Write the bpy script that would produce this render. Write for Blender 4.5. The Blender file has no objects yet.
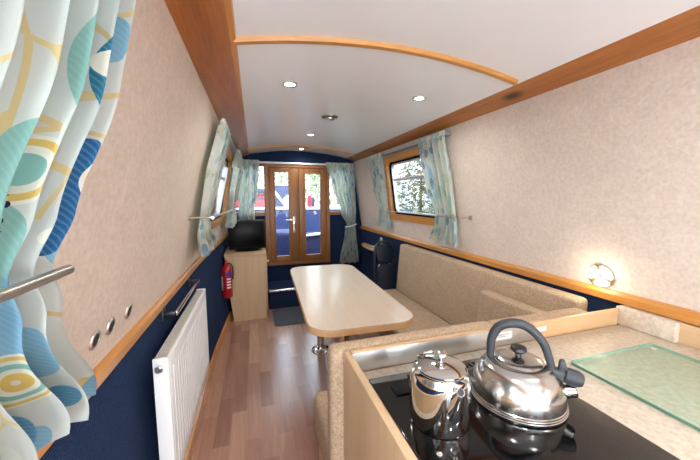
import bpy, bmesh, math, random
from mathutils import Vector, Matrix
random.seed(7)
PI = math.pi
H = 1.38                      # camera height above the floor; geometry below is given relative to it
sc = bpy.context.scene
COL = sc.collection
K = 4.15 / 4.0                # fore bulkhead distance factor

def s2l(v):
    v /= 255.0
    return v / 12.92 if v <= 0.04045 else ((v + 0.055) / 1.055) ** 2.4
def rgb(r, g, b): return (s2l(r), s2l(g), s2l(b), 1.0)

# ------------------------------------------------------------------ materials
class NT:
    def __init__(s, name):
        s.m = bpy.data.materials.new(name); s.m.use_nodes = True
        s.t = s.m.node_tree; s.t.nodes.clear()
        s.out = s.t.nodes.new('ShaderNodeOutputMaterial')
    def n(s, typ, **kw):
        x = s.t.nodes.new(typ)
        for k, v in kw.items():
            if k.startswith('i_'):
                key = k[2:].replace('_', ' ')
                x.inputs[key].default_value = v
            else: setattr(x, k, v)
        return x
    def l(s, a, b): s.t.links.new(a, b)
    def bsdf(s, **kw):
        b = s.t.nodes.new('ShaderNodeBsdfPrincipled')
        for k, v in kw.items(): b.inputs[k.replace('_', ' ')].default_value = v
        return b
    def surf(s, sock): s.l(sock, s.out.inputs['Surface'])
    def math(s, op, a, b=None, c=None):
        x = s.t.nodes.new('ShaderNodeMath'); x.operation = op
        for i, v in enumerate((a, b, c)):
            if v is None: continue
            if isinstance(v, (int, float)): x.inputs[i].default_value = v
            else: s.l(v, x.inputs[i])
        return x.outputs[0]
    def mix(s, fac, a, b, blend='MIX'):
        x = s.t.nodes.new('ShaderNodeMix'); x.data_type = 'RGBA'; x.blend_type = blend
        for i, v in ((0, fac), (6, a), (7, b)):
            if isinstance(v, (int, float, tuple)): x.inputs[i].default_value = v
            else: s.l(v, x.inputs[i])
        return x.outputs[2]
    def ramp(s, fac, stops, const=False):
        x = s.t.nodes.new('ShaderNodeValToRGB'); e = x.color_ramp.elements
        if const: x.color_ramp.interpolation = 'CONSTANT'
        while len(e) < len(stops): e.new(0.5)
        for k, (p, c) in enumerate(stops): e[k].position = p; e[k].color = c
        s.l(fac, x.inputs[0]); return x.outputs[0]

def plain(name, color, rough=0.5, metal=0.0, spec=0.5, coat=0.0):
    t = NT(name); b = t.bsdf(Base_Color=color, Roughness=rough, Metallic=metal)
    b.inputs['Specular IOR Level'].default_value = spec; b.inputs['Coat Weight'].default_value = coat
    # faint wear so nothing is perfectly uniform
    co = t.n('ShaderNodeTexCoord'); nz = t.n('ShaderNodeTexNoise', i_Scale=18.0, i_Detail=3.0); t.l(co.outputs['Object'], nz.inputs['Vector'])
    r = t.math('MULTIPLY_ADD', nz.outputs['Fac'], 0.08, max(0.0, rough - 0.04)); t.l(r, b.inputs['Roughness'])
    t.surf(b.outputs[0]); return t.m

def mottled(name, stops, scale=40, rough=0.7, bump=0.0, stretch=(1, 1, 1), detail=6, dist=0.002, spec=0.3, scale2=None, coat=0):
    t = NT(name); b = t.bsdf(Roughness=rough); b.inputs['Specular IOR Level'].default_value = spec
    b.inputs['Coat Weight'].default_value = coat; b.inputs['Coat Roughness'].default_value = .1
    co = t.n('ShaderNodeTexCoord'); mp = t.n('ShaderNodeMapping'); mp.inputs['Scale'].default_value = stretch
    t.l(co.outputs['Object'], mp.inputs['Vector'])
    nz = t.n('ShaderNodeTexNoise', i_Scale=float(scale), i_Detail=float(detail), i_Roughness=0.65); t.l(mp.outputs[0], nz.inputs['Vector'])
    c = t.ramp(nz.outputs['Fac'], stops)
    if scale2:
        n2 = t.n('ShaderNodeTexNoise', i_Scale=float(scale2), i_Detail=3.0); t.l(mp.outputs[0], n2.inputs['Vector'])
        v = t.ramp(n2.outputs['Fac'], [(.3, (.955, .955, .955, 1)), (.7, (1.03, 1.03, 1.03, 1))]); c = t.mix(1.0, c, v, 'MULTIPLY')
    t.l(c, b.inputs['Base Color'])
    if bump:
        bp = t.n('ShaderNodeBump', i_Strength=bump, i_Distance=dist); t.l(nz.outputs['Fac'], bp.inputs['Height']); t.l(bp.outputs[0], b.inputs['Normal'])
    t.surf(b.outputs[0]); return t.m

def wood(name, ca, cb, axis='Y', scale=7.0, rough=0.35, knots=False, ck=None, coat=0.0, contrast=1.0):
    t = NT(name); b = t.bsdf(Roughness=rough); b.inputs['Coat Weight'].default_value = coat; b.inputs['Coat Roughness'].default_value = .12
    co = t.n('ShaderNodeTexCoord'); mp = t.n('ShaderNodeMapping')
    st = {'X': (0.07, 1, 1), 'Y': (1, 0.07, 1), 'Z': (1, 1, 0.07)}[axis]
    mp.inputs['Scale'].default_value = st; t.l(co.outputs['Object'], mp.inputs['Vector'])
    n1 = t.n('ShaderNodeTexNoise', i_Scale=scale * 3, i_Detail=5.0, i_Distortion=.5); t.l(mp.outputs[0], n1.inputs['Vector'])
    n2 = t.n('ShaderNodeTexNoise', i_Scale=scale * 22, i_Detail=2.0); t.l(mp.outputs[0], n2.inputs['Vector'])
    f = t.math('MULTIPLY_ADD', n2.outputs['Fac'], 0.4, t.math('MULTIPLY', n1.outputs['Fac'], 0.75))
    c = t.ramp(f, [(.5 - .22 / contrast, ca), (.5 + .22 / contrast, cb)])
    if knots:
        mk = t.n('ShaderNodeMapping'); kst = {'X': (.5, 1, 1), 'Y': (1, .5, 1), 'Z': (1, 1, .5)}[axis]; mk.inputs['Scale'].default_value = kst
        t.l(co.outputs['Object'], mk.inputs['Vector'])
        vo = t.n('ShaderNodeTexVoronoi', i_Scale=4.2); t.l(mk.outputs[0], vo.inputs['Vector'])
        k = t.ramp(vo.outputs['Distance'], [(.05, (1, 1, 1, 1)), (.17, (0, 0, 0, 1))])
        c = t.mix(k, c, ck)
    t.l(c, b.inputs['Base Color']); t.surf(b.outputs[0]); return t.m

def floor_mat():
    t = NT('laminate_floor'); b = t.bsdf(Roughness=.3); b.inputs['Coat Weight'].default_value = .8; b.inputs['Coat Roughness'].default_value = .22
    co = t.n('ShaderNodeTexCoord'); sp = t.n('ShaderNodeSeparateXYZ'); t.l(co.outputs['Object'], sp.inputs[0])
    cm = t.n('ShaderNodeCombineXYZ'); t.l(sp.outputs['Y'], cm.inputs['X']); t.l(sp.outputs['X'], cm.inputs['Y'])
    br = t.n('ShaderNodeTexBrick', offset=.37, offset_frequency=2)
    br.inputs['Color1'].default_value = (0, 0, 0, 1); br.inputs['Color2'].default_value = (1, 1, 1, 1); br.inputs['Mortar'].default_value = (.35, .35, .35, 1)
    br.inputs['Scale'].default_value = 1; br.inputs['Mortar Size'].default_value = .0009; br.inputs['Brick Width'].default_value = .42; br.inputs['Row Height'].default_value = .088
    t.l(cm.outputs[0], br.inputs['Vector'])
    c = t.ramp(br.outputs['Color'], [(0, rgb(150, 105, 88)), (.35, rgb(174, 128, 108)), (.7, rgb(188, 142, 118)), (1, rgb(204, 160, 134))])
    mp = t.n('ShaderNodeMapping'); mp.inputs['Scale'].default_value = (1, .06, 1); t.l(co.outputs['Object'], mp.inputs['Vector'])
    nz = t.n('ShaderNodeTexNoise', i_Scale=70.0, i_Detail=4.0); t.l(mp.outputs[0], nz.inputs['Vector'])
    g = t.ramp(nz.outputs['Fac'], [(.3, (.86, .86, .86, 1)), (.7, (1.08, 1.08, 1.08, 1))])
    c = t.mix(1.0, c, g, 'MULTIPLY'); t.l(c, b.inputs['Base Color'])
    t.surf(b.outputs[0]); return t.m

def carpet(name, ca, cb, rib=260, axis='Z'):
    t = NT(name); b = t.bsdf(Roughness=.95); b.inputs['Specular IOR Level'].default_value = .1
    b.inputs['Sheen Weight'].default_value = .35; b.inputs['Sheen Tint'].default_value = cb
    co = t.n('ShaderNodeTexCoord')
    nz = t.n('ShaderNodeTexNoise', i_Scale=220.0, i_Detail=3.0); t.l(co.outputs['Object'], nz.inputs['Vector'])
    wv = t.n('ShaderNodeTexWave', bands_direction=axis, i_Scale=rib / 20, i_Distortion=1.2, i_Detail=2.0); t.l(co.outputs['Object'], wv.inputs['Vector'])
    wv.inputs['Detail Scale'].default_value = 8
    f = t.math('MULTIPLY_ADD', wv.outputs['Fac'], .3, t.math('MULTIPLY', nz.outputs['Fac'], .8))
    c = t.ramp(f, [(.3, ca), (.8, cb)]); t.l(c, b.inputs['Base Color'])
    bp = t.n('ShaderNodeBump', i_Strength=.5, i_Distance=.003); t.l(f, bp.inputs['Height']); t.l(bp.outputs[0], b.inputs['Normal'])
    t.surf(b.outputs[0]); return t.m

def fabric_print(name, cell=9.0, seed=0.0, wash=0.0):
    t = NT(name)
    uv = t.n('ShaderNodeTexCoord'); mp = t.n('ShaderNodeMapping'); mp.inputs['Location'].default_value = (seed, seed * 1.7, 0); t.l(uv.outputs['UV'], mp.inputs['Vector'])
    V = mp.outputs[0]
    cream = rgb(222, 229, 227)
    def sub(loc, scale, rot=0.0):
        x = t.n('ShaderNodeMapping'); x.inputs['Location'].default_value = loc; x.inputs['Scale'].default_value = scale; x.inputs['Rotation'].default_value = (0, 0, rot); t.l(V, x.inputs['Vector']); return x.outputs[0]
    def rand(vo):
        x = t.n('ShaderNodeSeparateColor'); t.l(vo.outputs['Color'], x.inputs[0]); return x.outputs[0]
    # yellow stems, only in patches
    nz = t.n('ShaderNodeTexNoise', i_Scale=3.2, i_Detail=1.0); t.l(V, nz.inputs['Vector'])
    va = t.n('ShaderNodeVectorMath', operation='MULTIPLY_ADD'); t.l(nz.outputs['Color'], va.inputs[0]); va.inputs[1].default_value = (.12, .12, 0); t.l(V, va.inputs[2])
    ed = t.n('ShaderNodeTexVoronoi', feature='DISTANCE_TO_EDGE', i_Scale=cell * .75); t.l(va.outputs[0], ed.inputs['Vector'])
    n4 = t.n('ShaderNodeTexNoise', i_Scale=cell * .5, i_Detail=0.0); t.l(sub((5, 2, 0), (1, 1, 1)), n4.inputs['Vector'])
    stem = t.math('MULTIPLY', t.math('LESS_THAN', ed.outputs['Distance'], .017), t.math('GREATER_THAN', n4.outputs['Fac'], .46))
    c = t.mix(t.math('MULTIPLY', stem, .66), cream, rgb(232, 208, 128))
    # leaf shapes in blues and greens, two layers
    for k, (loc, sc_, rot, thr, stops) in enumerate((
        ((0, 0, 0), (1.35, .75, 1), .35, .46, [(0, rgb(150, 200, 224)), (.30, rgb(158, 206, 200)), (.52, rgb(228, 236, 230)), (.70, rgb(176, 214, 224)), (.86, rgb(186, 214, 186))]),
        ((7.1, 3.7, 0), (1.45, .75, 1), -.3, .40, [(0, rgb(52, 126, 182)), (.24, rgb(110, 178, 212)), (.46, rgb(54, 144, 178))]))):
        v1 = t.n('ShaderNodeTexVoronoi', i_Scale=cell); v1.inputs['Randomness'].default_value = .8; t.l(sub(loc, sc_, rot), v1.inputs['Vector'])
        rn = rand(v1); pal = t.ramp(rn, stops, True)
        wv = t.n('ShaderNodeTexWave', bands_direction='DIAGONAL', i_Scale=70.0, i_Distortion=1.5); t.l(V, wv.inputs['Vector'])
        pal = t.mix(t.math('MULTIPLY', t.math('GREATER_THAN', wv.outputs['Fac'], .72), .16), pal, cream)
        m_ = t.math('LESS_THAN', v1.outputs['Distance'], thr)
        if k: m_ = t.math('MULTIPLY', m_, t.math('LESS_THAN', rn, .66))
        c = t.mix(m_, c, pal)
    # ringed flowers
    v2 = t.n('ShaderNodeTexVoronoi', i_Scale=cell * .95); v2.inputs['Randomness'].default_value = .8; t.l(sub((3.3, 1.9, 0), (1, 1, 1)), v2.inputs['Vector'])
    ring = t.ramp(v2.outputs['Distance'], [(0, rgb(62, 48, 84)), (.07, rgb(238, 240, 232)), (.13, rgb(232, 212, 136)), (.19, rgb(240, 242, 234)), (.24, rgb(158, 208, 204)), (.30, rgb(236, 240, 232)), (.34, rgb(232, 212, 136)), (.39, rgb(240, 242, 234))], True)
    c = t.mix(t.math('MULTIPLY', t.math('GREATER_THAN', rand(v2), .74), t.math('LESS_THAN', v2.outputs['Distance'], .42)), c, ring)
    # little dark berries in clusters
    v3 = t.n('ShaderNodeTexVoronoi', i_Scale=cell * 7.5); v3.inputs['Randomness'].default_value = .5; t.l(V, v3.inputs['Vector'])
    n3 = t.n('ShaderNodeTexNoise', i_Scale=cell * .8, i_Detail=0.0); t.l(sub((1.3, 8.9, 0), (1, 1, 1)), n3.inputs['Vector'])
    c = t.mix(t.math('MULTIPLY', t.math('LESS_THAN', v3.outputs['Distance'], .26), t.math('GREATER_THAN', n3.outputs['Fac'], .70)), c, rgb(66, 50, 88))
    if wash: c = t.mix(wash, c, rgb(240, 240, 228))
    b = t.bsdf(Roughness=.85); b.inputs['Specular IOR Level'].default_value = .15; t.l(c, b.inputs['Base Color'])
    tr = t.n('ShaderNodeBsdfTranslucent'); t.l(c, tr.inputs['Color'])
    mx = t.n('ShaderNodeMixShader', i_Fac=.25); t.l(b.outputs[0], mx.inputs[1]); t.l(tr.outputs[0], mx.inputs[2])
    t.surf(mx.outputs[0]); return t.m

def glass_mat(name, tint=(1, 1, 1, 1), refl=.06):
    t = NT(name); tr = t.n('ShaderNodeBsdfTransparent'); tr.inputs['Color'].default_value = tint
    gl = t.n('ShaderNodeBsdfGlossy', i_Roughness=.02)
    fr = t.n('ShaderNodeFresnel', i_IOR=1.45)
    f = t.math('MULTIPLY_ADD', fr.outputs[0], .8, 0.0)
    mx = t.n('ShaderNodeMixShader'); t.l(f, mx.inputs[0]); t.l(tr.outputs[0], mx.inputs[1]); t.l(gl.outputs[0], mx.inputs[2])
    t.surf(mx.outputs[0]); return t.m

def emit(name, color, strength):
    t = NT(name); e = t.n('ShaderNodeEmission', i_Color=color, i_Strength=strength); t.surf(e.outputs[0]); return t.m

def steel(name, color=(.78, .76, .74, 1), rough=.2, aniso=0.0, streak=False):
    t = NT(name); b = t.bsdf(Base_Color=color, Metallic=1.0, Roughness=rough); b.inputs['Anisotropic'].default_value = aniso
    co = t.n('ShaderNodeTexCoord'); mp = t.n('ShaderNodeMapping'); mp.inputs['Scale'].default_value = (9, 9, 1) if streak else (1, 1, 1)
    t.l(co.outputs['Object'], mp.inputs['Vector'])
    nz = t.n('ShaderNodeTexNoise', i_Scale=9.0, i_Detail=2.0); t.l(mp.outputs[0], nz.inputs['Vector'])
    t.l(t.math('MULTIPLY_ADD', nz.outputs['Fac'], .12, max(0, rough - .06)), b.inputs['Roughness'])
    t.surf(b.outputs[0]); return t.m

M = {}
M['vinyl'] = mottled('mottled_wall_lining', [(.28, rgb(203, 186, 172)), (.5, rgb(215, 200, 188)), (.72, rgb(225, 212, 202))], scale=70, rough=.55, bump=.10, detail=8, dist=.0015, scale2=14, spec=.3)
M['ceiling'] = mottled('ceiling_panel_white', [(.3, rgb(237, 239, 243)), (.7, rgb(240, 242, 246))], scale=3, rough=.27, spec=.45)
M['navy'] = carpet('navy_ribbed_carpet', rgb(18, 26, 44), rgb(42, 60, 94), rib=800, axis='Z')
M['pine'] = wood('varnished_pine', rgb(132, 76, 30), rgb(184, 116, 56), 'Y', 5, .32, True, rgb(66, 30, 10), coat=.15)
M['pine_x'] = wood('varnished_pine_across', rgb(128, 78, 40), rgb(172, 114, 64), 'X', 5, .28, coat=.3)
M['oak'] = wood('golden_oak_trim', rgb(170, 108, 46), rgb(206, 146, 74), 'Y', 6, .3, coat=.2)
M['oak_x'] = wood('golden_oak_trim_across', rgb(176, 116, 48), rgb(212, 152, 78), 'X', 6, .3, coat=.2)
M['oak_z'] = wood('golden_oak_trim_upright', rgb(170, 108, 46), rgb(206, 146, 74), 'Z', 6, .3, coat=.2)
M['door'] = wood('brown_oak_door', rgb(122, 78, 38), rgb(156, 104, 56), 'Z', 6, .38)
M['door_x'] = wood('brown_oak_door_across', rgb(122, 78, 38), rgb(156, 104, 56), 'X', 6, .38)
M['maple'] = wood('pale_maple_laminate', rgb(193, 160, 121), rgb(213, 183, 145), 'Z', 6, .4, contrast=.8)
M['maple_x'] = wood('pale_maple_laminate_across', rgb(186, 150, 108), rgb(207, 173, 132), 'X', 6, .4, contrast=.8)
M['maple_y'] = wood('pale_maple_laminate_fore', rgb(193, 160, 121), rgb(213, 183, 145), 'Y', 6, .4, contrast=.8)
M['table'] = wood('table_maple', rgb(196, 178, 157), rgb(210, 193, 174), 'Y', 5, .3, coat=.15, contrast=.8)
M['table_edge'] = wood('table_edge_beech', rgb(212, 168, 118), rgb(228, 188, 140), 'Y', 5, .35)
M['floor'] = floor_mat()
M['fabric'] = mottled('oatmeal_woven_upholstery', [(.25, rgb(140, 117, 95)), (.5, rgb(182, 159, 134)), (.78, rgb(209, 188, 162))], scale=150, rough=.95, bump=.35, detail=4, spec=.1, scale2=9)
M['stone'] = mottled('speckled_stone_worktop', [(.28, rgb(170, 156, 138)), (.5, rgb(196, 184, 167)), (.75, rgb(215, 206, 192))], scale=60, rough=.42, detail=9, spec=.4)
M['curtain_big'] = fabric_print('printed_cotton_curtain', 8.5, .35)
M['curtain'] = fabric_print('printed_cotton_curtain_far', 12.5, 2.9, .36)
M['chrome'] = steel('polished_chrome', (.86, .85, .84, 1), .07)
M['steel'] = steel('brushed_steel', (.56, .55, .53, 1), .19, .3, True)
M['strip'] = steel('brushed_steel_strip', (.72, .72, .71, 1), .42)
M['satin'] = steel('satin_steel', (.8, .79, .77, 1), .28)
M['pot'] = steel('mirror_steel', (.70, .685, .67, 1), .06)
M['rod'] = steel('dull_metal_rod', (.56, .53, .48, 1), .3)
M['black_plastic'] = plain('black_plastic', rgb(34, 34, 38), .42)
M['grey_plastic'] = plain('dark_grey_handle', rgb(52, 55, 60), .5)
M['black_glass'] = plain('black_ceramic_glass', rgb(8, 8, 10), .06, spec=.6)
M['tv'] = plain('gloss_black_casing', rgb(10, 10, 12), .4, spec=.25)
M['screen'] = plain('dark_screen', rgb(4, 4, 6), .3, spec=.12)
M['white'] = plain('white_enamel', rgb(232, 232, 232), .3)
M['offwhite'] = plain('off_white_plastic', rgb(222, 220, 212), .45)
M['grille'] = plain('radiator_grille_grey', rgb(196, 193, 184), .5)
M['red'] = plain('red_paint', rgb(186, 24, 32), .3, coat=.3)
M['label_white'] = plain('white_label', rgb(235, 235, 235), .5)
M['label_blue'] = plain('blue_label', rgb(40, 66, 150), .5)
M['mat'] = mottled('grey_blue_doormat', [(.3, rgb(66, 72, 82)), (.7, rgb(112, 118, 126))], scale=180, rough=1, bump=.5, spec=.05)
M['glass'] = glass_mat('window_glass', (.97, .985, .98, 1))
M['board_glass'] = None
M['rubber'] = plain('black_rubber', rgb(16, 16, 18), .7, spec=.2)
M['alu'] = steel('grey_aluminium', (.62, .63, .66, 1), .35)
M['lamp'] = emit('lamp_glow', (1.0, .93, .80, 1), 14)
M['lampwall'] = emit('wall_lamp_glow', (1.0, .91, .74, 1), 1.5)
M['bronze'] = steel('tarnished_steel', (.40, .33, .22, 1), .4)
M['clip'] = plain('tan_clip', rgb(112, 94, 62), .5)
M['vinyl_black'] = plain('black_vinyl', rgb(34, 44, 62), .2, coat=.6)
M['leaf'] = mottled('hedge_leaf', [(.3, rgb(112, 130, 92)), (.7, rgb(160, 176, 132))], scale=6, rough=.7)
M['bark'] = mottled('bark', [(.3, rgb(90, 74, 58)), (.7, rgb(128, 108, 88))], scale=20, rough=.9)
M['boat_red'] = plain('boat_red', rgb(196, 24, 44), .35)
M['boat_navy'] = plain('boat_navy', rgb(30, 42, 92), .4)
M['boat_white'] = plain('boat_white', rgb(232, 234, 236), .4)
M['canvas_blue'] = mottled('blue_canvas', [(.3, rgb(38, 48, 92)), (.7, rgb(52, 64, 108))], scale=25, rough=.8)
M['bounce_ground'] = mottled('pale_bounce_gravel', [(.3, rgb(190, 186, 176)), (.7, rgb(214, 210, 200))], scale=30, rough=1)  # ground colour made pale to bounce daylight up onto the ceiling
M['deck'] = plain('deck_paint', rgb(206, 210, 214), .5)
t = NT('toughened_glass_board'); tr = t.n('ShaderNodeBsdfTransparent'); tr.inputs['Color'].default_value = (.93, .975, .95, 1)
gl = t.n('ShaderNodeBsdfPrincipled'); gl.inputs['Base Color'].default_value = rgb(196, 222, 208); gl.inputs['Roughness'].default_value = .12
mx = t.n('ShaderNodeMixShader', i_Fac=.10); t.l(tr.outputs[0], mx.inputs[1]); t.l(gl.outputs[0], mx.inputs[2]); t.surf(mx.outputs[0]); M['board_glass'] = t.m
M['board_edge'] = plain('green_glass_edge', rgb(120, 160, 140), .15)

# ------------------------------------------------------------------ geometry helpers (coordinates relative to the eye height)
def BM(): return bmesh.new()
def box(bm, x0, x1, y0, y1, z0, z1, bev=0.0, seg=2):
    vs = [bm.verts.new((x, y, z)) for z in (z0, z1) for y in (y0, y1) for x in (x0, x1)]
    f = [(0, 2, 3, 1), (4, 5, 7, 6), (0, 1, 5, 4), (2, 6, 7, 3), (0, 4, 6, 2), (1, 3, 7, 5)]
    fs = [bm.faces.new([vs[i] for i in q]) for q in f]
    if bev:
        es = list({e for q in fs for e in q.edges})
        bmesh.ops.bevel(bm, geom=es, offset=bev, segments=seg, profile=.5, affect='EDGES')
    return bm
def hexa(bm, p, bev=0.0, seg=2):
    """eight corners: bottom ring of four then top ring of four"""
    vs = [bm.verts.new(q) for q in p]
    fs = [bm.faces.new([vs[i] for i in q]) for q in ((3, 2, 1, 0), (4, 5, 6, 7), (0, 1, 5, 4), (1, 2, 6, 5), (2, 3, 7, 6), (3, 0, 4, 7))]
    if bev:
        es = list({e for q in fs for e in q.edges})
        bmesh.ops.bevel(bm, geom=es, offset=bev, segments=seg, profile=.5, affect='EDGES')
    return bm
def loft(bm, rings, caps=True, closed=True):
    R = [[bm.verts.new(p) for p in r] for r in rings]
    n = len(R[0])
    for a, b in zip(R, R[1:]):
        for i in range(n if closed else n - 1):
            j = (i + 1) % n
            bm.faces.new((a[i], a[j], b[j], b[i]))
    if caps:
        bm.faces.new(list(reversed(R[0]))); bm.faces.new(R[-1])
    return bm
def lathe(bm, prof, c=(0, 0, 0), n=40, axis='Z', frame=None, caps=True):
    rings = []
    for r, h in prof:
        ring = []
        for k in range(n):
            a = 2 * PI * k / n
            if frame: p = Vector(c) + frame[0] * (r * math.cos(a)) + frame[1] * (r * math.sin(a)) + frame[2] * h
            else:
                v = (r * math.cos(a), r * math.sin(a), h)
                p = Vector(c) + Vector(v)
            ring.append(p)
        rings.append(ring)
    return loft(bm, rings, caps)
def fr(d):
    d = Vector(d).normalized(); u = d.orthogonal().normalized(); return (u, d.cross(u).normalized(), d)
def tube(bm, pts, r, n=10, caps=True, flat=1.0):
    pts = [Vector(p) for p in pts]; rings = []
    rs = r if isinstance(r, (list, tuple)) else [r] * len(pts)
    up = None
    for i, p in enumerate(pts):
        d = (pts[min(i + 1, len(pts) - 1)] - pts[max(i - 1, 0)]).normalized()
        if up is None: up = d.orthogonal().normalized()
        else:
            up = (up - d * up.dot(d)).normalized()
        v = d.cross(up)
        rings.append([p + up * (rs[i] * math.cos(2 * PI * k / n)) + v * (flat * rs[i] * math.sin(2 * PI * k / n)) for k in range(n)])
    return loft(bm, rings, caps)
def smoothpath(pts, k=6):
    pts = [Vector(p) for p in pts]; out = []
    P = [pts[0]] + pts + [pts[-1]]
    for i in range(1, len(P) - 2):
        for j in range(k):
            t = j / k; a, b, c, d = P[i - 1], P[i], P[i + 1], P[i + 2]
            out.append(.5 * ((2 * b) + (c - a) * t + (2 * a - 5 * b + 4 * c - d) * t * t + (3 * b - a - 3 * c + d) * t ** 3))
    out.append(pts[-1]); return out
def prism(bm, poly, z0, z1, bev=0.0, seg=3):
    loft(bm, [[(x, y, z0) for x, y in poly], [(x, y, z1) for x, y in poly]])
    if bev: bmesh.ops.bevel(bm, geom=[e for e in bm.edges if abs(e.verts[0].co.z - e.verts[1].co.z) < 1e-6], offset=bev, segments=seg, profile=.5, affect='EDGES')
    return bm
def rrect(x0, x1, y0, y1, r, n=6):
    out = []
    for cx, cy, a0 in ((x1 - r, y1 - r, 0), (x0 + r, y1 - r, 90), (x0 + r, y0 + r, 180), (x1 - r, y0 + r, 270)):
        for k in range(n + 1):
            a = math.radians(a0 + 90 * k / n); out.append((cx + r * math.cos(a), cy + r * math.sin(a)))
    return out
ROOTS = {}
def finish(name, bm, mat, parent=None, smooth=True, ang=40, origin=None):
    bmesh.ops.recalc_face_normals(bm, faces=bm.faces)
    me = bpy.data.meshes.new(name)
    off = Vector(origin) if origin else (ROOTS[parent.name] if parent else Vector((0, 0, 0)))
    bmesh.ops.translate(bm, verts=bm.verts, vec=-off)
    bm.to_mesh(me); bm.free()
    for m in (mat if isinstance(mat, (list, tuple)) else [mat]): me.materials.append(m)
    if smooth:
        me.shade_smooth()
        try: me.set_sharp_from_angle(angle=math.radians(ang))
        except Exception: pass
    o = bpy.data.objects.new(name, me); COL.objects.link(o)
    ROOTS[o.name] = off
    if parent:
        o.parent = parent; o.location = off - ROOTS[parent.name]
    else: o.location = off + Vector((0, 0, H))
    return o
def thing(name, label, cat, loc, group=None):
    o = bpy.data.objects.new(name, None); COL.objects.link(o); o.empty_display_size = .05
    ROOTS[o.name] = Vector(loc); o.location = Vector(loc) + Vector((0, 0, H))
    o['label'] = label; o['category'] = cat
    if group: o['group'] = group
    return o
def tag(o, label, cat, group=None, kind=None):
    o['label'] = label; o['category'] = cat
    if group: o['group'] = group
    if kind: o['kind'] = kind
    return o
def struct(name, bm, mat, parent=None, smooth=False, label=None, **kw):
    o = finish(name, bm, mat, parent, smooth, **kw)
    if not parent: o['kind'] = 'structure'
    if label: o['label'] = label
    return o
def sroot(name, loc, label=None):
    o = bpy.data.objects.new(name, None); COL.objects.link(o); ROOTS[o.name] = Vector(loc); o.location = Vector(loc) + Vector((0, 0, H))
    o['kind'] = 'structure'
    if label: o['label'] = label
    return o
def copy_tree(root, delta, label=None):
    c = root.copy(); COL.objects.link(c); c.location = root.location + Vector(delta); ROOTS[c.name] = ROOTS[root.name] + Vector(delta)
    if label: c['label'] = label
    for ch in list(root.children):
        d = ch.copy(); COL.objects.link(d); d.parent = c
        for g in list(ch.children):
            e = g.copy(); COL.objects.link(e); e.parent = d
    return c

# ------------------------------------------------------------------ camera
F = 300.0; VP = (254.0, 198.0)
Yc = Vector((VP[0] - 350, VP[1] - 230, F)).normalized()
p_ = math.atan2(230 - VP[1], F)
Zc = Vector((0, -math.cos(p_), -math.sin(p_))); Xc = Yc.cross(Zc)
cam = bpy.data.cameras.new('camera'); cam.sensor_width = 36; cam.lens = F / 700 * 36; cam.clip_start = .02
co_ = bpy.data.objects.new('camera', cam); COL.objects.link(co_); sc.camera = co_
right = Vector((Xc[0], Yc[0], Zc[0])); down = Vector((Xc[1], Yc[1], Zc[1])); fwd = Vector((Xc[2], Yc[2], Zc[2]))
m = Matrix.Identity(4)
for r in range(3):
    m[r][0] = right[r]; m[r][1] = -down[r]; m[r][2] = -fwd[r]
m[0][3] = 0; m[1][3] = 0; m[2][3] = H
co_.matrix_world = m

# ------------------------------------------------------------------ shell
FLOOR = -H; YB = -1.9; YF = 4.15
def taper(y): 
    t = min(1, max(0, (y - 2.3) / 1.8)); return .06 * t * t * (3 - 2 * t)
def XL(y, z): return -.41 + .216 * (z + .47) + (taper(y) if z < .3 else taper(y) * .3)
def XR(y, z): return 1.50 - .15 * (z + .41)
def wall_patch(bm, fn, side, y0, y1, z0, z1, th=.07):
    n = max(1, int(round((y1 - y0) / .35))); rings = []
    for k in range(n + 1):
        y = y0 + (y1 - y0) * k / n
        a, b = fn(y, z0), fn(y, z1)
        rings.append([(a, y, z0), (b, y, z1), (b + side * th, y, z1), (a + side * th, y, z0)])
    loft(bm, rings)
def wall_with_windows(name, fn, side, z0, z1, holes, mat, y0=YB, y1=YF):
    bm = BM(); y = y0
    for (a, b, c, d) in sorted(holes):
        wall_patch(bm, fn, side, y, a, z0, z1); wall_patch(bm, fn, side, a, b, z0, c); wall_patch(bm, fn, side, a, b, d, z1); y = b
    wall_patch(bm, fn, side, y, y1, z0, z1)
    return struct(name, bm, mat)
WL = [(-.90, .10, -.12, .36), (2.38, 3.30, -.20, .38)]
WR = [(-1.40, -.35, -.17, .37), (2.08, 3.02, -.185, .385)]
wall_with_windows('wall_left', XL, -1, -.47, .58, WL, M['vinyl'])
wall_with_windows('wall_right', XR, 1, -.44, .58, WR, M['vinyl'])
bm = BM(); box(bm, -.75, 1.75, YB - .1, YF + .1, FLOOR - .06, FLOOR); struct('floor', bm, M['floor'])
# lower walls in navy carpet
def XLl(y, z): return -.41 + .035 * (-.47 - z) / .91 + taper(y) * (1.0 + .55 * (-.47 - z) / .91)
bm = BM(); wall_patch(bm, XLl, -1, YB, YF, FLOOR, -.47); struct('wall_left_lower', bm, M['navy'])
bm = BM(); wall_patch(bm, lambda y, z: 1.50, 1, YB, YF, FLOOR, -.44); struct('wall_right_lower', bm, M['navy'])
# ceiling
def CZ(x): return .625 - .065 * ((x - .585) / .635) ** 2
bm = BM(); xs = [-.24 + 1.66 * k / 24 for k in range(25)]
loft(bm, [[(x, y, CZ(x)) for x in xs] + [(x, y, CZ(x) + .04) for x in reversed(xs)] for y in (YB - .05, YF + .05)])
struct('ceiling', bm, M['ceiling'], smooth=True, ang=30)
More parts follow.
